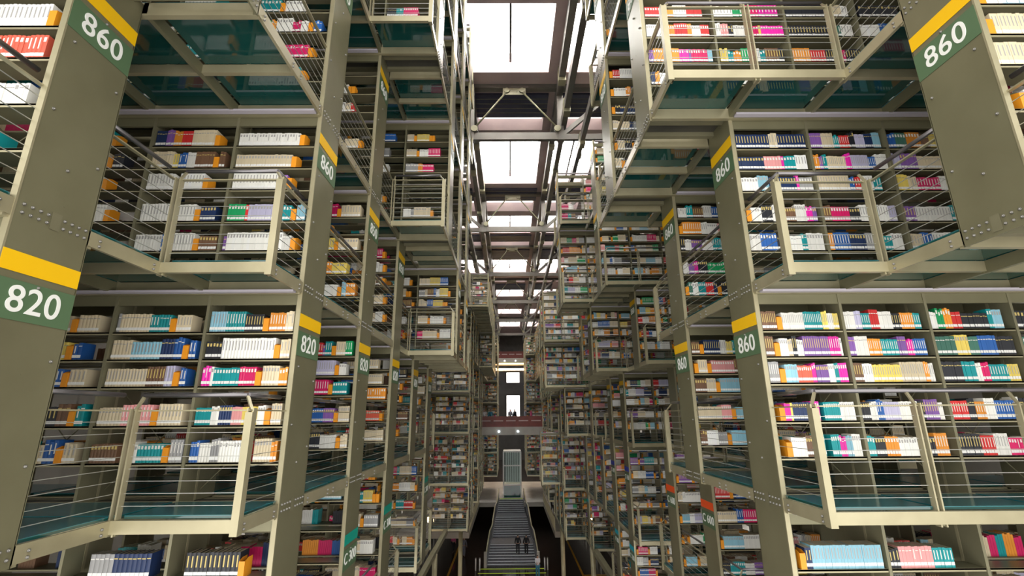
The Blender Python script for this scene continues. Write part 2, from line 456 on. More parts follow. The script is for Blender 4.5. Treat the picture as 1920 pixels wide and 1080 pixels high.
# mezzanine floor at the stair head
mb = MB((0, 60, MZ)); mb.box(-3.4, -1.4, 57.6, 75, MZ - .45, MZ, 'concrete'); mb.box(1.6, 3.6, 57.6, 75, MZ - .45, MZ, 'concrete'); mb.box(-1.4, 1.6, 60, 75, MZ - .45, MZ, 'concrete')
mb.box(-9.4, -3.4, 43.5, 75, MZ - .45, MZ, 'concrete'); mb.box(3.75, 9.4, 43.5, 75, MZ - .45, MZ, 'concrete'); mb.box(3.6, 3.75, 57.6, 75, MZ - .45, MZ, 'concrete')
mb.box(-9.4, 9.4, 75, 111.5, MZ - .45, MZ, 'floor_dark')
struct('floor_mezzanine', mb)
for s, x in ((-1, -3.4), (1, 3.75)):
    root = empty('railing', (x, 43.5, MZ), f"long baluster railing beside the mezzanine, {SIDEW[s]} side", 'railing')
    o = (x, 43.5, MZ); t = MB(o); t.tube((x, 43.5, MZ + 1.05), (x, 57.6, MZ + 1.05), .035, 'pale_steel'); t.build('handrail', root)
    t = MB(o); t.bar((x, 43.5, MZ + .12), (x, 57.6, MZ + .12), .04, .04, 'pale_steel'); t.build('bottom_rail', root)
    for j in range(30):
        y = 43.5 + j * .486; t = MB(o); t.box(x - .02, x + .02, y - .025, y + .025, MZ, MZ + 1.05, 'pale_steel'); t.build('baluster', root)
# support posts under the stacks
for i, (x, y, z) in enumerate(((4.45, 28.5, -6.9), (-3.9, 27.5, -6.9), (-3.1, 33.0, -6.9), (3.3, 33.0, -6.9), (5.6, 19.2, -6.9), (-5.6, 23, -6.9))):
    t = MB((x, y, GZ)); t.tube((x, y, GZ), (x, y, z), .13, 'pale_steel', 12); t.box(x - .2, x + .2, y - .2, y + .2, GZ, GZ + .03, 'olive_steel')
    tag(t.build('support_post'), f"round pale support post under the stacks, {['right of the stairs near the yellow strip', 'left of the stairs near the yellow strip', 'left, behind the nearer post', 'right, behind the nearer post', 'far right on the dark floor', 'far left on the dark floor'][i]}", 'post')
for s, x, ya, yb in ((-1, -3.95, 14, 32.3), (1, 4.45, 14, 27.4)):
    t = MB((x, ya, -6.75)); t.box(x - .12, x + .12, ya, yb, -6.95, -6.7, 'shelf_steel')
    tag(t.build('edge_beam'), f"long grey bottom edge beam above the dark floor, {SIDEW[s]} side", 'beam')

# staircase: three flights and two landings, narrowing upward
def stair():
    o = (.15, 47.4, GZ)
    root = empty('staircase', o, 'grand dark staircase with pale step edges between glass balustrades', 'staircase')
    y, z = 47.4, GZ; H = (MZ - GZ) / 24; flights = [(8, .33), (9, .33), (7, .33)]
    def hw(y): return 2.2 - (y - 47.4) / (60 - 47.4) * .85
    cx = .15; land = [2.2, 1.9, 0]; tot = sum(n * r for n, r in flights) + 4.1; sc = 12.4 / tot
    prof = []
    for fi, (n, r) in enumerate(flights):
        t = MB(o); e = MB(o)
        for i in range(n):
            y2 = y + r * sc; z2 = z + H; a, b_ = hw(y), hw(y2)
            t.box(cx - a, cx + a, y, y2 + .02, max(GZ, z - .5), z2, 'stair_stone')
            e.box(cx - a + .02, cx + a - .02, y - .012, y + .05, z2 - .02, z2 + .006, 'stair_edge')
            prof.append((y, z2)); y, z = y2, z2
        t.build('stair_flight', root); e.build('step_edges', root)
        if land[fi]:
            t = MB(o); y2 = y + land[fi] * sc; t.box(cx - hw(y), cx + hw(y), y, y2, z - .6, z, 'stair_stone'); t.build('landing', root); y = y2
    for sd in (-1, 1):
        t = MB(o); n = 24; pts = []
        ys = [47.1, 50.2, 52.2, 55.4, 57.3, 60.0]; zz = [GZ, GZ + 8 * H, GZ + 8 * H, GZ + 17 * H, GZ + 17 * H, MZ]
        for (ya, za), (yb, zb) in zip(zip(ys, zz), zip(ys[1:], zz[1:])):
            xa, xb = cx + sd * (hw(ya) + .1), cx + sd * (hw(yb) + .1)
            for q, m, h0, h1 in ((.06, 'clear_glass', .1, 1.1),):
                t.quad([(xa, ya, za + h0), (xb, yb, zb + h0), (xb, yb, zb + h1), (xa, ya, za + h1)], 'stair_stone')
                t.quad([(xa + q, ya, za + h0), (xa + q, ya, za + h1), (xb + q, yb, zb + h1), (xb + q, yb, zb + h0)], 'stair_stone')
            t.bar((xa + .03, ya, za + 1.1), (xb + .03, yb, zb + 1.1), .12, .06, 'shelf_steel')
            t.bar((xa + .03, ya, za - .1), (xb + .03, yb, zb - .1), .16, .45, 'stair_stone')
        t.build('balustrade', root)
        t = MB(o); x = cx + sd * (hw(47.1) + .13); t.box(x - .12, x + .12, 46.9, 47.15, GZ, GZ + 1.25, 'concrete'); t.build('newel', root)
    for yy, zz_, w_ in ((60.0, MZ, 1.35), (59.7, MZ - .15, 1.35)):
        t = MB(o); t.box(cx - w_, cx + w_, yy - .02, yy + .1, zz_ - .02, zz_ + .02, 'line_lime'); t.build('lime_strip', root)
stair()
for i, y in enumerate((46.6, 45.4)):
    t = MB((.15, y, GZ)); t.box(-2.75, 3.05, y - .05, y + .05, GZ, GZ + .02, 'line_lime')
    tag(t.build('floor_line'), f"lime green strip across the stair foot, {['upper', 'lower'][i]} of the two", 'floor marking')
for i, x in enumerate((-3.0, -2.65, 3.0, 3.25)):
    t = MB((x, 46.2, GZ)); t.tube((x, 46.2, GZ), (x, 46.2, GZ + .95), .06, 'lift_white', 10); t.tube((x, 46.2, GZ + .95), (x, 46.2, GZ + 1.0), .07, 'hand_steel', 10)
    tag(t.build('bollard'), f"short white bollard at the stair foot, {['far left', 'inner left', 'inner right', 'far right'][i]}", 'bollard')

# glass lift at the stair head
def lift():
    x0, x1, y0, y1, z0, z1 = -.75, 1.35, 61.0, 63.2, MZ, -4.15
    o = ((x0 + x1) / 2, y0, z0)
    root = empty('glass_lift', o, 'tall glass lift shaft in a white frame at the stair head', 'lift')
    for x in (x0, x1):
        for y in (y0, y1): t = MB(o); t.box(x - .07, x + .07, y - .07, y + .07, z0, z1, 'lift_white'); t.build('corner_post', root)
    for z in (z0 + 1.4, z0 + 3.55, z1):
        t = MB(o); t.box(x0, x1, y0 - .08, y0 - .01, z - .07, z + .07, 'lift_white'); t.build('ring_beam', root)
    t = MB(o); t.box(x0, x1, y0, y1, z1, z1 + .1, 'lift_white'); t.build('roof_plate', root)
    t = MB(o)
    for i in range(7): xx = x0 + .25 + i * .27; t.box(xx, xx + .19, y1 - .3, y1 - .2, z0 + 1.45, z1 - .15, 'lift_white')
    t.build('lift_car', root)
    t = MB(o); t.box(x0 + .07, x1 - .07, y0 - .01, y0 + .01, z0 + 1.5, z1 - .1, 'clear_glass'); t.build('glass_wall', root)
    t = MB(o); t.box(x0 + .07, x1 - .07, y0 - .01, y0 + .01, z0, z0 + 1.3, 'teal_glass'); t.build('glass_base', root)
lift()

def bridge(Y, Z, xa, xb, lamp, where):
    o = ((xa + xb) / 2, Y, Z)
    root = empty('bridge', o, f"concrete bridge with dark red timber parapet, {where}", 'bridge')
    t = MB(o); t.box(-9.45 if lamp else xa, 9.45 if lamp else xb, Y, Y + 4, Z - .75, Z, 'concrete'); t.build('bridge_deck', root)
    t = MB(o); t.box(xa, xb, Y + .1, Y + .18, Z, Z + 1.0, 'timber_red'); t.build('parapet', root)
    t = MB(o)
    n = 5
    for i in range(n):
        a = xa + (xb - xa) * (i + .12) / n; b_ = xa + (xb - xa) * (i + .88) / n
        t.box(a, b_, Y + .07, Y + .11, Z + .52, Z + .62, 'roof_concrete')
    t.build('parapet_panels', root)
    for i in range(2):
        x = xa + (xb - xa) * (.35 + .3 * i); t = MB(o); t.tube((x - .25, Y - .12, Z - .42), (x - .25, Y - .02, Z - .42), .10, 'lamp_cool', 10); t.build('spotlight', root)
    if lamp:
        t = MB(o); t.box(xa - .1, xb + .1, Y - .02, Y + 1.6, Z - 1.7, Z - 1.55, 'lamp_warm'); t.build('soffit_lamp', root)
bridge(48, -1.0, -2.9, 3.2, False, 'nearer and lower one across the hall')
bridge(71.5, 8.4, -2.3, 3.1, True, 'farther and higher one across the hall')

# ------------------------------------------------------------------ roof
RZ = 19.0
ends = [(8.0, 12.5), (18.4, 23.1), (30.2, 36.6), (43.4, 47.8), (57.0, 62.6), (71.6, 75.8), (85.5, 89.5), (98, 103)]
narrow = [(14.5, 16.0), (27.3, 28.8), (39.8, 42.2), (50, 52), (65.5, 67.2), (79, 81)]
opx = [(-7.6, -6.6), (-6.2, -3.15), (-2.0, 2.35), (3.35, 6.5), (6.9, 7.9)]
mb = MB(); yrows = sorted(ends + narrow)
y = 1.5; solid = []
for a, b_ in yrows: solid.append((y, a)); y = b_
solid.append((y, 112))
for a, b_ in solid: mb.box(-9.5, 9.5, a, b_, RZ, RZ + .9, 'roof_concrete')
xx = -9.5; xsol = []
for a, b_ in opx: xsol.append((xx, a)); xx = b_
xsol.append((xx, 9.5))
for (ya, yb) in yrows:
    for (xa, xb) in xsol: mb.box(xa, xb, ya, yb, RZ, RZ + .9, 'roof_concrete')
struct('ceiling', mb)
wn = 1
for (ya, yb) in ends:
    for (xa, xb) in opx[1:4]:
        t = MB(((xa + xb) / 2, ya, RZ + .9)); xm = (xa + xb) / 2
        t.box(xm - .06, xm + .06, ya, yb, RZ + .7, RZ + .8, 'dark_steel')
        o = struct('window_%d' % wn, t); wn += 1
        t = MB(((xa + xb) / 2, ya, RZ + .9)); t.box(xa, xb, ya, yb, RZ + .86, RZ + .88, 'window_glass')
        t.build('pane', o)
# daylight falling through the skylight openings
for (ya, yb) in ends:
    for (xa, xb) in opx[1:4]:
        ld = bpy.data.lights.new('skylight_daylight', 'AREA'); ld.shape = 'RECTANGLE'; ld.size = xb - xa; ld.size_y = yb - ya
        ld.color = (1.0, .98, .96); ld.energy = 8.0 * math.pi * (xb - xa) * (yb - ya)
        lo = bpy.data.objects.new('skylight_daylight', ld); C.objects.link(lo); lo.location = ((xa + xb) / 2, (ya + yb) / 2, RZ + 1.3)
for i, (x, y) in enumerate(((5.8, 31.0), (-5.8, 31.0), (5.8, 38.0), (-5.8, 38.0))):
    t = MB((x, y, -7.4)); t.tube((x, y, -7.4), (x, y, -7.1), .22, 'lamp_warm', 12); t.tube((x, y, -7.1), (x, y, -6.85), .05, 'dark_steel', 6)
    tag(t.build('ceiling_lamp'), f"round warm lamp under the lowest tier, {'right' if x > 0 else 'left'} side, {'nearer' if y < 35 else 'farther'} one", 'lamp')
# dark slatted ceiling between the skylights
for i, (ya, yb) in enumerate(((24.9, 27.2), (37.4, 39.6), (48.3, 49.8), (53, 56), (68, 71), (12.8, 14.3))):
    for (xa, xb) in ((-6.2, -3.1), (-2.1, 2.5), (3.3, 6.5)):
        t = MB(((xa + xb) / 2, ya, RZ - .1)); y = ya
        while y < yb: t.box(xa, xb, y, y + .38, RZ - .14, RZ - .02, 'louver_blue'); t.box(xa, xb, y + .40, y + .425, RZ - .15, RZ - .02, 'shelf_steel'); y += .46
        tag(t.build('slatted_panel'), f"dark blue slatted ceiling panel, {['centre', 'left', 'right'][0 if abs(xa + xb) < 2 else (1 if xa < 0 else 2)]} of the hall, {ORD[i + 1] if i < 5 else 'nearest'} group back", 'ceiling panel', 'slatted ceiling panels')
# trusses
for i, Y in enumerate((24.3, 38.4, 51.9, 65.4, 79, 93)):
    o = (.45, Y, 15.6)
    root = empty('roof_truss', o, f"steel roof truss with V tie rods, {ORD[i + 1]} from the front", 'truss', 'cross trusses under the skylights')
    cx = .47; hw_ = 2.6
    t = MB(o); t.box(cx - hw_, cx + hw_, Y - .12, Y + .12, 15.35, 15.8, 'roof_girder'); t.build('bottom_chord', root)
    t = MB(o); t.box(cx - 9, cx + 8.6, Y - .2, Y + .2, 18.75, 19.0, 'roof_girder'); t.build('top_chord', root)
    t = MB(o); t.box(cx - .75, cx + .6, Y - .16, Y - .12, 18.3, 18.85, 'shelf_steel'); t.build('gusset_plate', root)
    for sd in (-1, 1):
        t = MB(o); t.tube((cx - .07 + sd * .45, Y - .18, 18.5), (cx + sd * (hw_ - .25), Y - .18, 16.1), .055, 'shelf_steel', 8)
        t.tube((cx - .07 + sd * .45, Y - .26, 18.55), (cx - .07 + sd * .45, Y - .1, 18.55), .16, 'shelf_steel', 12)
        t.tube((cx + sd * (hw_ - .2), Y - .26, 16.0), (cx + sd * (hw_ - .2), Y - .1, 16.0), .2, 'shelf_steel', 12); t.build('tie_rod', root)
        t = MB(o); t.box(cx + sd * hw_ - .18, cx + sd * hw_ + .18, Y - .18, Y + .18, 15.3, 18.8, 'roof_girder'); t.build('hanger', root)
        t = MB(o); x1 = cx + sd * hw_; x2 = cx + sd * 8.5; t.box(x1, x2, Y - .12, Y + .12, 15.35, 15.7, 'roof_girder'); t.bar((x1, Y, 15.6), (x1 + sd * 3.4, Y, 18.7), .2, .25, 'roof_girder'); t.build('side_chord', root)
# longitudinal girders
for x, z, h, wd, wh in ((-2.35, 16.2, .55, .3, 'inner left upper'), (3.25, 16.2, .55, .3, 'inner right upper'), (-3.15, 14.2, .45, .22, 'outer left lower'), (4.0, 14.2, .45, .22, 'outer right lower'), (-2.15, 18.2, .6, .35, 'topmost left'), (3.05, 18.2, .6, .35, 'topmost right'), (-4.0, 17.5, .4, .3, 'far left'), (4.9, 17.5, .4, .3, 'far right')):
    t = MB((x, 6, z)); t.box(x - wd / 2, x + wd / 2, 6, 108, z, z + h, 'roof_girder')
    y = 9
    while y < 106: t.box(x - wd / 2 - .03, x + wd / 2 + .03, y, y + .5, z - .2, z + h + .1, 'shelf_steel'); y += 6.75
    tag(t.build('roof_girder'), f"long steel roof girder running down the hall, {wh}", 'girder', 'long girders under the roof')

# ------------------------------------------------------------------ people
def person(x, y, z, rot, label, top='cloth_black', legs='cloth_black', pose='stand', H=1.7, phone=False):
    root = empty('person', (x, y, z), label, 'person'); root.rotation_euler = (0, 0, rot)
    k = H / 1.7; st = .16 if pose == 'walk' else .03
    def skin_obj(name, verts, edges, radii, m, par):
        me = bpy.data.meshes.new(name); me.from_pydata([Vector(v) * k for v in verts], edges, [])
        me.materials.append(MATS[m]); ob = bpy.data.objects.new(name, me); C.objects.link(ob); ob.parent = par
        sk = ob.modifiers.new('s', 'SKIN'); sub = ob.modifiers.new('b', 'SUBSURF'); sub.levels = 1; sub.render_levels = 2; sk.use_smooth_shade = True
        for i, r in enumerate(radii): me.skin_vertices[0].data[i].radius = (r * k, r * k)
        me.skin_vertices[0].data[0].use_root = True
        return ob
    # body: pelvis root, y- is forward
    if phone: hands = [(.16, -.02, 1.13), (.09, -.28, 1.17), (-.16, -.02, 1.13), (-.06, -.28, 1.17)]
    else: hands = [(.25, .02, 1.12), (.27, -.05, .86), (-.25, .0, 1.12), (-.27, -.03, .86)]
    v = [(0, 0, .92), (0, .01, 1.12), (0, 0, 1.34), (0, 0, 1.45), (0, -.01, 1.54), (0, -.02, 1.62),
         (.17, 0, 1.38), hands[0], hands[1], (-.17, 0, 1.38), hands[2], hands[3],
         (.09, 0, .86), (.10, -.02 - st * .4, .48), (.10, -st, .08), (.10, -st - .12, .03),
         (-.09, 0, .86), (-.10, .0 + st * .3, .48), (-.10, st, .08), (-.10, st - .12, .03)]
    e = [(0, 1), (1, 2), (2, 3), (3, 4), (4, 5), (2, 6), (6, 7), (7, 8), (2, 9), (9, 10), (10, 11), (0, 12), (12, 13), (13, 14), (14, 15), (0, 16), (16, 17), (17, 18), (18, 19)]
    r = [.12, .11, .13, .055, .085, .07, .055, .042, .03, .055, .042, .03, .085, .055, .038, .032, .085, .055, .038, .032]
    body = skin_obj('body', v, e, r, 'skin', root)
    skin_obj('shirt', [v[i] for i in (0, 1, 2, 3, 6, 7, 9, 10)] + [tuple(Vector(v[7]) * .3 + Vector(v[8]) * .7), tuple(Vector(v[10]) * .3 + Vector(v[11]) * .7)],
             [(0, 1), (1, 2), (2, 3), (2, 4), (4, 5), (5, 8), (2, 6), (6, 7), (7, 9)], [.15, .14, .155, .07, .08, .06, .08, .06, .045, .045], top, root)
    skin_obj('trousers', [v[0], v[12], v[13], v[14], v[16], v[17], v[18]], [(0, 1), (1, 2), (2, 3), (0, 4), (4, 5), (5, 6)], [.15, .11, .075, .06, .11, .075, .06], legs, root)
    skin_obj('shoes', [v[14], v[15]], [(0, 1)], [.05, .045], 'cloth_black', root); skin_obj('shoes', [v[18], v[19]], [(0, 1)], [.05, .045], 'cloth_black', root)
    skin_obj('hair', [(0, .02, 1.66), (0, .05, 1.58)], [(0, 1)], [.095, .085], 'hair', root)
    for hi, sd in ((8, 1), (11, -1)):
        h = Vector(v[hi]); fv, fe, fr = [], [], []
        for j in range(5):
            b0 = h + Vector(((j - 2) * .016, -.01, -.02)); a = len(fv)
            fv += [tuple(b0), tuple(b0 + Vector((0, -.03, -.03 - .004 * (2 - abs(j - 2))))), tuple(b0 + Vector((0, -.055, -.035)))]
            fe += [(a, a + 1), (a + 1, a + 2)]; fr += [.009, .008, .007]
            skin_obj('finger' if j else 'thumb', fv[a:a + 3], [(0, 1), (1, 2)], fr[a:a + 3], 'skin', body)
person(2.28, 44.2, GZ, .1, 'person in white shirt and blue jeans looking down at their hands by stair foot', 'cloth_white', 'cloth_jeans', 'stand', phone=True)
person(.72, 48.6, GZ + .6, math.pi, 'person in black walking up the stairs, left of the pair', pose='walk')
person(1.5, 48.6, GZ + .6, math.pi, 'person in black walking up the stairs, right of the pair', pose='walk')
person(-5.6, 52.0, GZ, 2.5, 'person in pink and blue top walking on the dark floor left of the stairs', 'cloth_pink', 'cloth_black', 'walk')
person(-4.4, 50.5, GZ, 2.9, 'person in grey clothes walking on the dark floor left of the stairs', 'cloth_grey', 'cloth_grey', 'walk')
person(-3.9, 46.5, MZ, 1.2, 'person in a red top standing behind the mezzanine railing', 'cloth_red', 'cloth_grey')
person(-3.9, 48.6, MZ, 1.2, 'person in a white top behind the mezzanine railing, next to the red one', 'cloth_white', 'cloth_black')
person(-3.9, 51.6, MZ, 1.4, 'person in dark clothes behind the mezzanine railing, farthest on the left', 'cloth_black', 'cloth_black')
person(4.3, 50.0, MZ, -1.2, 'person in a white top on the right-hand mezzanine by the railing', 'cloth_white', 'cloth_black')
person(4.3, 53.0, MZ, -1.2, 'person in dark red on the right-hand mezzanine by the railing', 'cloth_red', 'cloth_black')
for i, (x, tp, d) in enumerate(((-2.5, 'cloth_white', 'white, far left'), (-1.9, 'cloth_blue', 'blue, left'), (.1, 'cloth_grey', 'grey, in the middle'), (.55, 'cloth_black', 'black, in the middle'), (1.6, 'cloth_grey', 'grey, right'), (2.2, 'cloth_pink', 'pink, far right'))):
    person(x, 49.2 + (i % 2) * .5, -1.0, .3 * i, f"person standing behind the red bridge parapet, top {d}", tp, 'cloth_black')

# ------------------------------------------------------------------ books
PAL = {'w': (.78, .77, .72), 'c': (.66, .56, .38), 'k': (.02, .022, .03), 't': (.0, .27, .29), 'b': (.02, .11, .38), 'n': (.012, .03, .10),
       'r': (.62, .03, .03), 'm': (.62, .01, .12), 'p': (.70, .30, .30), 'o': (.75, .28, .03), 'y': (.75, .58, .12), 'g': (.01, .30, .10),
       'v': (.22, .10, .36), 'l': (.46, .44, .60), 'u': (.17, .09, .05), 'a': (.30, .30, .30), 's': (.25, .50, .62), 'd': (.05, .16, .12), 'z': (.72, .02, .35), 'q': (.72, .12, .07)}
CN = {'w': 'white', 'c': 'cream', 'k': 'black', 't': 'teal', 'b': 'blue', 'n': 'navy', 'r': 'red', 'm': 'crimson', 'p': 'pink', 'o': 'orange', 'y': 'yellow', 'g': 'green', 'v': 'purple', 'l': 'lilac', 'u': 'brown', 'a': 'grey', 's': 'sky-blue', 'd': 'dark green', 'z': 'magenta', 'q': 'vermilion'}
# rows read from the photo: (side, tier, row) -> modules from the hall edge outwards, each with shelves listed top to bottom
ROWS = {}
ROWS[(-1, 0, 0)] = [
 ["s6 t7 k7 O o6 c3", "k5 w17 O c3", "z3 w1 t9 m6 O c6 o3", "t6 w3 n5 p4 y6 w3 O c5", "b3 w4 a3 w8 r2 _2 c6 o3"],
 ["a1 c10 t7 O c5 _4", "c6 s9 n4 b3 O b2 _1", "c13 u6 l3 O b2 _3", "c7 p9 O c7 _2", "u8 _3 w3 t8 O a4"],
 ["a4 _2 b3 c5 O c6 _2", "c4 y8 O b2 _3", "c8 b5 O c4 _2", "c4 v3 k6 u3 O t2", "c3 t5 c4 b3 O c3"],
 ["c9 o3 _8", "b9 c6 _5", "u12 _5", "c14 _4", "t8 _9"]]
ROWS[(-1, 1, 0)] = [
 ["w22 O _3", "c19 O _4", "w14 v3 O _4", "g6 r1 l9 t6 O s3", "v1 w19 w3 O _2"],
 ["n4 v3 o3 r4 c9 O _5", "c8 y2 b3 w3 u7 O u2 _2", "w9 _2 w8 O _4", "w9 _1 w8 O n5", "w9 b2 c2 w7 O u6"],
 ["a6 t6 O _8", "c12 O k3 _5", "t4 k2 w6 O _8", "v5 w11 O _6", "g4 c9 O _6"],
 ["w12 _9", "w10 O _9", "c14 _7", "w13 _8", "w9 _9"]]
ROWS[(-1, 1, -1)] = [
 ["c5 t14 w7 O _1", "c6 o2 w15 O", "q24 _1", "w9 t2 w12 _1", "w14 t2 _6"],
 ["c10 w10 _3", "w9 c9 _3", "q14 _6", "w18", "w12 _6"], ["w14 _5", "c14 _5", "q10 _9", "w14 _4", "t9 _9"]]
ROWS[(-1, 2, -1)] = ROWS[(-1, 1, -1)]
ROWS[(1, 1, -1)] = [
 ["O w4 s5 c9 w4", "O c26", "c10 d8 t2 c5", "_2 O w14 c4", "_3 O u4 o6 r5"], ["c12 w9", "c18 _3", "d9 c8", "w14 _5", "u12 _5"], ["w14"] * 5]
ROWS[(1, 0, 0)] = [
 ["u3 u5 O w12 t10 y3 w3 y4", "u4 O w4 c2 k2 w3 v12 z5 w2", "a5 O s6 q7 z2 v6 w3 t2 z5", "_2 O z3 y1 n9 z4 _2 t8 w8", "_3 O w7 u6 t3 _3 t4 z3 s3 w5"],
 ["w5 l3 t4 r4 w6 k4 o6 t3 _2", "v3 w6 o6 t8 v4 z3 b6 _2", "u4 w4 y12 c10 o2 w3", "k4 w3 b3 l7 w8 k3 v6 w3", "t3 k4 o5 w10 k4 o5 _2"],
 ["w3 g3 o3 r4 k11 t2 s4 _3", "d8 y5 d4 b7 k8", "k8 t5 w2 m3 t7 y4 _2", "r7 k3 o4 w4 b8 w2 k6", "k8 r5 w5 m7 w6"],
 ["k8 w9 b6", "d9 y6 w9", "t9 m9 w6", "b9 w9 o5", "r9 w8 k6"]]
ROWS[(1, 1, 0)] = [
 ["n12 c3 n10", "n9 p6 z1 t4 w4", "w6 s4 n10 z1 a5", "O w5 k5 w5 u6 w5 z3 v3", "w4 b6 k3 w6 t2 w6"],
 ["v6 c6 t3 r5 k3 l5 n4 s5", "o3 v2 t2 c10 z3 l9 b4 w6", "c12 b2 r3 w4 t3 _4", "u3 m7 k4 w5 t2 w4 l4", "o2 b6 n6 a5 t5 w5"],
 ["b3 d4 o5 u3 y4 r2 _4", "l3 v6 c12 _4", "y4 c3 m8 w6 _4", "v4 w12 t6 o3", "c4 b3 w7 r3 _6"],
 ["c9 k6 _6", "w9 r6 _5", "k9 _9", "t9 w9 _4", "w9 _9"]]
ROWS[(1, 2, 0)] = [
 ["w8 o5 r6 w4 r3", "w6 o6 r6 w4 r3", "r6 o5 w5 r6 _2", "w8 o5 r6 o2 w4 r4 w1", "v2 o11 z4 v1 m7 s3", "n2 o2 w4 k2 w8 u5 b2 r5"],
 ["w8 k4 m6", "k5 w6 m6 y2", "w6 g4 m4 z6", "w2 p3 k2 w6 m4 y1 z9", "y3 t2 o3 g4 w3 t2 u5 k2", "g2 p3 w8 k2 o3 w5"],
 ["k14 c3", "k9 r6 w5", "k14 c3 w2", "k16 d2 w4", "o7 r6 k3 m5 k6", "r5 k7 r2 k8 o2"],
 ["t9 k9", "w9 o6 k4", "k12", "w6 b5 o4 k3", "w5 b6 k6", "s6 k6"]]
ROWS[(-1, 2, 0)] = [
 ["w9 O", "b9 O", "t6 O w5", "g5 o2 w6 m3 w3 O b3", "t11 m9 O _2", "_2 o2 k8 t6 O _4"], ["_4 q10 O _6", "s9 _6", "w9 t4 _6", "g7 o2 w6 _4", "t11 o2 _6", "o3 k8 _6"], ["w9"] * 6, ["w9"] * 6]
ROWS[(1, 0, 1)] = [["u4 O n8 w3 y3 t4 k3", "O c4 O p10 u5", "u5 c4 O s13", "c12 p5 O s10", "u3 w5 a4 O s12"]]
ROWS[(1, 1, 1)] = [["w4 t3 u5 w4 b7", "O o9 w3 w5 p6", "k2 w3 v5 w5 t4 w4", "w3 v3 z2 k5 g8 g2 m5", "O d2 w3 t4 r4 n2 O k9"]]
ROWS[(-1, 0, 1)] = [["w6 r6 v1 t3 O c4 g3", "m10 l8 O w3 _2", "m16 O t6", "m10 b6 v5 O c5", "r4 w5 k6 w7 O c3"]]
ROWS[(-1, 0, 2)] = [["l2 c14 _4", "b7 c12 _2", "c2 o18", "t2 q17 O", "t4 r3 t4 c10"]]
ROWS[(-1, 1, 1)] = [["t7 m3 O c7", "m5 p3 O _12", "m5 y5 O c7", "n7 o4 y6 _5", "w16 O s2 o4"]]
ROWS[(1, -1, 0)] = [["_1 O n2 s22", "_2 w6 z3 w9 _6", "k9 w9", "w12 k6", "b9 w9"], ["k3 p10 t6 _8", "k3 o8 c8", "w9 r9", "t9 w9", "w9 k9"], ["_20", "m3 l7 w9", "k9 w9", "t9 w9", "w9 k9"], ["_20"] * 5]
ROWS[(-1, -1, 0)] = [["_3 k12 O _3", "w9 o3 s9", "u9", "c9", "w9"], ["_5 a5 n8 _2", "k6 c9", "w9", "t9", "c9"], ["_22", "k9", "w9", "w9", "w9"], ["_20"] * 5]
ROWS[(1, -1, 2)] = [["r9 _2 c4 n2 _6", "r10 O n2 b7 w6 g3 w2", "c9 b3 m9", "O s12 w14", "k4 t8 w5 v9"]]
ROWS[(-1, -1, 1)] = [["k14 _2 s9", "b4 _18", "_24", "s4 w5 s2 w6 O c8 w9", "k9 w9 c5"]]

def parse(st):
    out = []
    for t in st.split():
        if t == 'O': out.append(('O', 1))
        elif t[0] == '_': out.append(('_', int(t[1:])))
        else: out.append((t[0], int(t[1:])))
    return out
rnd = random.Random(11)
def rand_row(s, l, k):
    if l >= 3: dens = .55 if rnd.random() < .5 else 0
    elif l == 2 and s < 0: dens = .6 if rnd.random() < .6 else .0
    elif l == -2: dens = .6
    else: dens = .9 if s > 0 else .8
    if dens == 0: return [('_', 25)]
    out = []; tot = 0
    warm = 'wwwcccccowmktrw'
    while tot < 26 * dens:
        c = rnd.choice('wwwwwcccccctbkrmonuypglasvwwcc' if s > 0 else 'wwwwwwcccccccotbmkruya'); n = rnd.randint(2, 9); out.append((c, n)); tot += n
        if rnd.random() < .12: out.append(('O', 1)); tot += 2
    if rnd.random() < .6: out.append(('O', 1)) if s < 0 else out.insert(0, ('O', 1))
    if dens < .9: out.append(('_', int(26 - tot * .9) if tot < 26 else 1))
    return out
U = .0345
BOOKS = []; ENDS = []
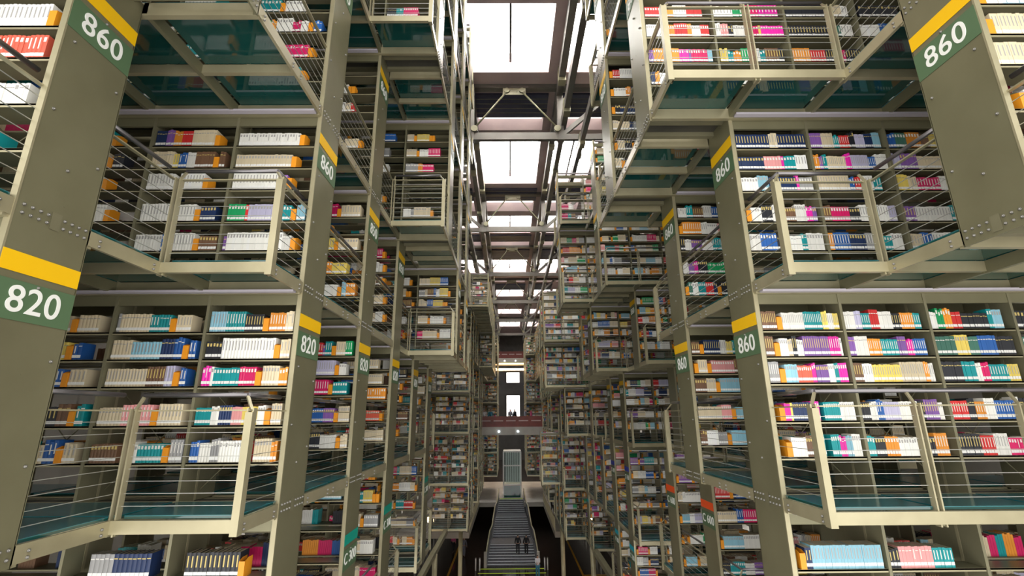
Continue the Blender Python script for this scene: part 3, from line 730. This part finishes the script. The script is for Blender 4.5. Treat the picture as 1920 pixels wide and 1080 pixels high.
for (s, l, k, n, xs) in CELLS:
    hs = sorted(SHELVES(s, l, k), reverse=True); Z = LZ[l] + .03
    spec = ROWS.get((s, l, k))
    for mi, (a, b_) in enumerate(zip(xs[:-1], xs[1:])):
        if k > 3 and mi > 2: continue
        if k >= 14 and mi > 1: continue
        xl, xr = min(a, b_) + .035, max(a, b_) - .035
        if mi == 0:
            if s < 0: xr -= .045
            else: xl += .045
        for si, h in enumerate(hs):
            if spec and mi < len(spec) and si < len(spec[mi]): toks = parse(spec[mi][si])
            else: toks = rand_row(s, l, k)
            units = sum((2.2 if c == 'O' else n_) for c, n_ in toks); wid = xr - xl
            u = min(wid / max(units, 1), U * 1.18) if units > 18 else U
            if units * u < wid * .9 and spec: u = min(wid * .96 / units, U * 1.5)
            x = xl + (0 if s < 0 or units * u > wid * .95 else rnd.uniform(0, (wid - units * u)) * .3)
            cap = min(.30, (hs[si - 1] - h - .06) if si else .30)
            idx = 0
            for c, n_ in toks:
                if c == '_': x += n_ * u; continue
                if c == 'O':
                    if x + .06 < xr: ENDS.append((s, l, k, mi, si, x, YN(s, k) + .015, Z + h, .066, .195)); x += .072
                    continue
                hh = min(cap, rnd.uniform(.205, .265)); dp = rnd.uniform(.16, .215); base = PAL[c]
                jit = 1 + rnd.uniform(-.14, .14); var = .012 if n_ > 3 else .03
                for i in range(n_):
                    if x + u > xr: break
                    hv = hh + rnd.uniform(-.004, .004) * (1 if n_ > 3 else 4)
                    j2 = jit * (1 + rnd.uniform(-var, var) * 4)
                    col = tuple(min(.85, max(.004, q * j2)) for q in base)
                    BOOKS.append((s, l, k, mi, si, idx, x, x + u * .965, YN(s, k) + .028 + rnd.uniform(0, .006), dp, Z + h, hv, c, col)); idx += 1
                    x += u
            if k <= 2 and l in (-1, 0, 1):      # rear-facing row of the same range
                x = xl + rnd.uniform(0, .3); c = None
                while x < xr - .2 and rnd.random() < .97:
                    c = rnd.choice('wcccukotbmn'); base = PAL[c]; hv = min(cap, rnd.uniform(.2, .26))
                    for i in range(rnd.randint(3, 9)):
                        if x + .03 > xr: break
                        BOOKS.append((s, l, k, mi, si, -1, x, x + .031, YF(s, k) - .03 - .19, .18, Z + h, hv + rnd.uniform(-.01, .01), c, base)); x += .033
                    if rnd.random() < .25: x += .25

bpy.context.view_layer.update()
dg = bpy.context.evaluated_depsgraph_get()
Minv = M.inverted()
def px(p):
    q = Minv @ Vector(p)
    if q.z > -.2: return None
    return 960 + F_PX * q.x / -q.z, 540 - F_PX * q.y / -q.z, -q.z
def seen(pts, area):
    vis = False
    for p in pts:
        r = px(p)
        if r is None or not (2 < r[0] < 1918 and 2 < r[1] < 1078): continue
        v = Vector(p); d = v.length
        hit = SC.ray_cast(dg, Vector((0, 0, 0)), v.normalized(), distance=d - .02)
        if not hit[0]: vis = True; break
    return vis
cand = []
for i, bk in enumerate(BOOKS):
    s, l, k, mi, si, idx, xa, xb, y, dp, z, h, c, col = bk
    if k > 2 or idx < 0: continue
    a = px((xa, y, z)); b_ = px((xb, y, z + h))
    if a is None or b_ is None: continue
    cand.append((abs(a[0] - b_[0]) * abs(a[1] - b_[1]) if abs(xb - xa) > 0 else 0, i))
cand.sort(reverse=True); chosen = set()
for ar, i in cand:
    s, l, k, mi, si, idx, xa, xb, y, dp, z, h, c, col = BOOKS[i]
    xm = (xa + xb) / 2
    if seen([(xm, y - .005, z + h * q) for q in (.5, .85, .2)], ar): chosen.add(i)
    if len(chosen) >= 300: break
def nth(i): return f"{i}{'th' if 10 <= i % 100 <= 20 else {1: 'st', 2: 'nd', 3: 'rd'}.get(i % 10, 'th')}"
TB = {-1: 'bottom', 0: 'lower', 1: 'middle', 2: 'upper', 3: 'top', -2: 'lowest', 4: 'top', 5: 'top'}
RB = {-1: 'nearest', 0: 'second', 1: 'third', 2: 'fourth', 3: 'fifth'}
def title_col(c): return (.36, .35, .34) if c in 'wcysl' else ((.62, .48, .16) if c in 'knuv' else (.75, .73, .68))
def spine_mark(i, c): return (i * 7919 // 13) % 3
for i in sorted(chosen):
    s, l, k, mi, si, idx, xa, xb, y, dp, z, h, c, col = BOOKS[i]
    o = ((xa + xb) / 2, y, z); mb = MB(o); t = .0025; e = .004
    # case: rounded spine and two boards
    W = xb - xa; n = 5
    pts = [(xa + W * j / n, y + .005 * (2 * j / n - 1) ** 2) for j in range(n + 1)]
    for j in range(n):
        (x1, y1), (x2, y2) = pts[j], pts[j + 1]
        mb.quad([(x1, y1, z), (x2, y2, z), (x2, y2, z + h), (x1, y1, z + h)], 'book_paint', col); mb.sm[-1] = True
        mb.quad([(x1, y1 + t * 2, z + h), (x1, y1, z + h), (x2, y2, z + h), (x2, y2 + t * 2, z + h)], 'book_paint', col)
    mb.box(xa, xa + t, y + .004, y + dp, z, z + h, 'book_paint', col); mb.box(xb - t, xb, y + .004, y + dp, z, z + h, 'book_paint', col)
    bo = mb.build('book')
    tag(bo, f"{CN[c]} book, {nth(idx + 1)} from left, {nth(si + 1)} shelf down, {nth(mi + 1)} bay out, {SIDEW[s]} {TB[l]} tier, {RB[k]} row", 'book', f"books on the {nth(si + 1)} shelf down, {nth(mi + 1)} bay out, {SIDEW[s]} {TB[l]} tier, {RB[k]} row")
    mb = MB(o); mb.box(xa + t, xb - t, y + .006, y + dp - .005, z + e, z + h - e, 'page_paper'); mb.build('page_block', bo)
    if c != 'w' or spine_mark(si * 31 + mi, c) == 0:
        mb = MB(o); mb.box(xa + .001, xb - .001, y - .0012, y + .006, z + .028, z + .062, 'label_white'); mb.build('call_number_label', bo)
    tc = title_col(c); mk = spine_mark(si * 17 + mi * 5 + int(h * 1000) // 8, c)
    mb = MB(o)
    if mk == 0: mb.box(xa + W * .2, xb - W * .2, y - .001, y + .004, z + h * .72, z + h * .9, 'book_paint', tc)
    elif mk == 1: mb.box(xa + W * .36, xb - W * .36, y - .001, y + .004, z + h * .42, z + h * .88, 'book_paint', tc)
    else:
        mb.box(xa + W * .1, xb - W * .1, y - .001, y + .004, z + h * .78, z + h * .82, 'book_paint', tc)
    mb.build('spine_title', bo)

# all further books: one mesh
V, FQ, CO, SCOL = [], [], [], []
def addq(a, b, c_, d, col):
    n = len(V); V.extend((a, b, c_, d)); FQ.append((n, n + 1, n + 2, n + 3)); CO.append(col)
paper = (.60, .50, .34)
for i, bk in enumerate(BOOKS):
    if i in chosen: continue
    s, l, k, mi, si, idx, xa, xb, y, dp, z, h, c, col = bk
    yb = y + dp; zt = z + h
    addq((xa, y, z), (xb, y, z), (xb, y, zt), (xa, y, zt), col)
    addq((xa, y, z), (xa, y, zt), (xa, yb, zt), (xa, yb, z), col)
    addq((xb, y, z), (xb, yb, z), (xb, yb, zt), (xb, y, zt), col)
    addq((xa, y, zt), (xb, y, zt), (xb, yb, zt), (xa, yb, zt), paper)
    addq((xa, y, z), (xa, yb, z), (xb, yb, z), (xb, y, z), col)
    addq((xa, yb, z), (xa, yb, zt), (xb, yb, zt), (xb, yb, z), col if idx < 0 else paper)
    if idx < 0: continue
    yy = y - .0012
    if c != 'w' or spine_mark(si * 31 + mi, c) == 0: addq((xa + .001, yy, z + .028), (xb - .001, yy, z + .028), (xb - .001, yy, z + .062), (xa + .001, yy, z + .062), (.8, .8, .78))
    if k <= 5:
        tc = title_col(c); mk = spine_mark(si * 17 + mi * 5 + int(h * 1000) // 8, c); W = xb - xa
        if mk == 0: addq((xa + W * .2, yy, z + h * .72), (xb - W * .2, yy, z + h * .72), (xb - W * .2, yy, z + h * .9), (xa + W * .2, yy, z + h * .9), tc)
        elif mk == 1: addq((xa + W * .36, yy, z + h * .42), (xb - W * .36, yy, z + h * .42), (xb - W * .36, yy, z + h * .88), (xa + W * .36, yy, z + h * .88), tc)
        else: addq((xa + W * .1, yy, z + h * .78), (xb - W * .1, yy, z + h * .78), (xb - W * .1, yy, z + h * .82), (xa + W * .1, yy, z + h * .82), tc)
me = bpy.data.meshes.new('books')
va = np.array(V, dtype=np.float32).ravel(); nf = len(FQ)
me.vertices.add(len(V)); me.vertices.foreach_set('co', va)
me.loops.add(nf * 4); me.loops.foreach_set('vertex_index', np.arange(nf * 4, dtype=np.int32))
me.polygons.add(nf); me.polygons.foreach_set('loop_start', np.arange(0, nf * 4, 4, dtype=np.int32)); me.polygons.foreach_set('loop_total', np.full(nf, 4, dtype=np.int32))
me.materials.append(MATS['book_paint']); me.update(calc_edges=True)
ca = me.color_attributes.new('Col', 'FLOAT_COLOR', 'CORNER')
cc = np.repeat(np.c_[np.array(CO, dtype=np.float32), np.ones(nf, dtype=np.float32)], 4, axis=0); ca.data.foreach_set('color', cc.ravel())
ob = bpy.data.objects.new('books', me); C.objects.link(ob)
tag(ob, 'all the smaller, more distant books filling the stacks on both sides of the hall', 'books', None, 'stuff')
print('books', len(BOOKS), 'chosen', len(chosen))

# orange bookends
def end_mb(mb, x, y, z, w_, h):
    d = .17; c = MATS
    for (xa, xb) in ((x, x + .003), (x + w_ - .003, x + w_)):
        p = [(y, z), (y + d, z), (y + d, z + h), (y + .07, z + h), (y, z + h * .86)]
        n = len(mb.v); o = mb.o
        mb.v += [(xx - o[0], a - o[1], b_ - o[2]) for xx in (xa, xb) for a, b_ in p]; k_ = mb.mi('bookend_orange'); m_ = len(p)
        fs = [tuple(n + i for i in range(m_)), tuple(n + m_ + i for i in reversed(range(m_)))] + [(n + i, n + m_ + i, n + m_ + (i + 1) % m_, n + (i + 1) % m_) for i in range(m_)]
        for f in fs: mb.f.append(f); mb.m.append(k_); mb.c.append(None); mb.sm.append(False)
    mb.box(x + .003, x + w_ - .003, y, y + .003, z, z + h * .86, 'bookend_orange')
    mb.box(x + .003, x + w_ - .003, y, y + d, z, z + .003, 'bookend_orange')
ec = []
for i, e_ in enumerate(ENDS):
    s, l, k, mi, si, x, y, z, w_, h = e_
    a = px((x, y, z))
    if k > 6 or a is None: continue
    ec.append((a[2], i))
ec.sort(); nE = 0; rest = MB((0, 10, 0)); ind = set(); cnt = {}
for d, i in ec:
    s, l, k, mi, si, x, y, z, w_, h = ENDS[i]
    if len(ind) < 200 and seen([(x + w_ / 2, y - .01, z + h * q) for q in (.5, .2, .8)], 1):
        ind.add(i); mb = MB((x, y, z)); end_mb(mb, x, y, z, w_, h); o = mb.build('bookend')
        q = cnt[(s, l, k, mi, si)] = cnt.get((s, l, k, mi, si), 0) + 1
        tag(o, f"orange bookend{'' if q == 1 else ', another'}, {nth(si + 1)} shelf down, {nth(mi + 1)} bay out, {SIDEW[s]} {TB[l]} tier, {ORD[k + 1]} row", 'bookend', 'orange bookends on the shelves')
for i, e_ in enumerate(ENDS):
    if i not in ind: end_mb(rest, *e_[5:10])
tag(rest.build('bookends'), 'small orange bookends among the distant books on both sides', 'bookends', None, 'stuff')
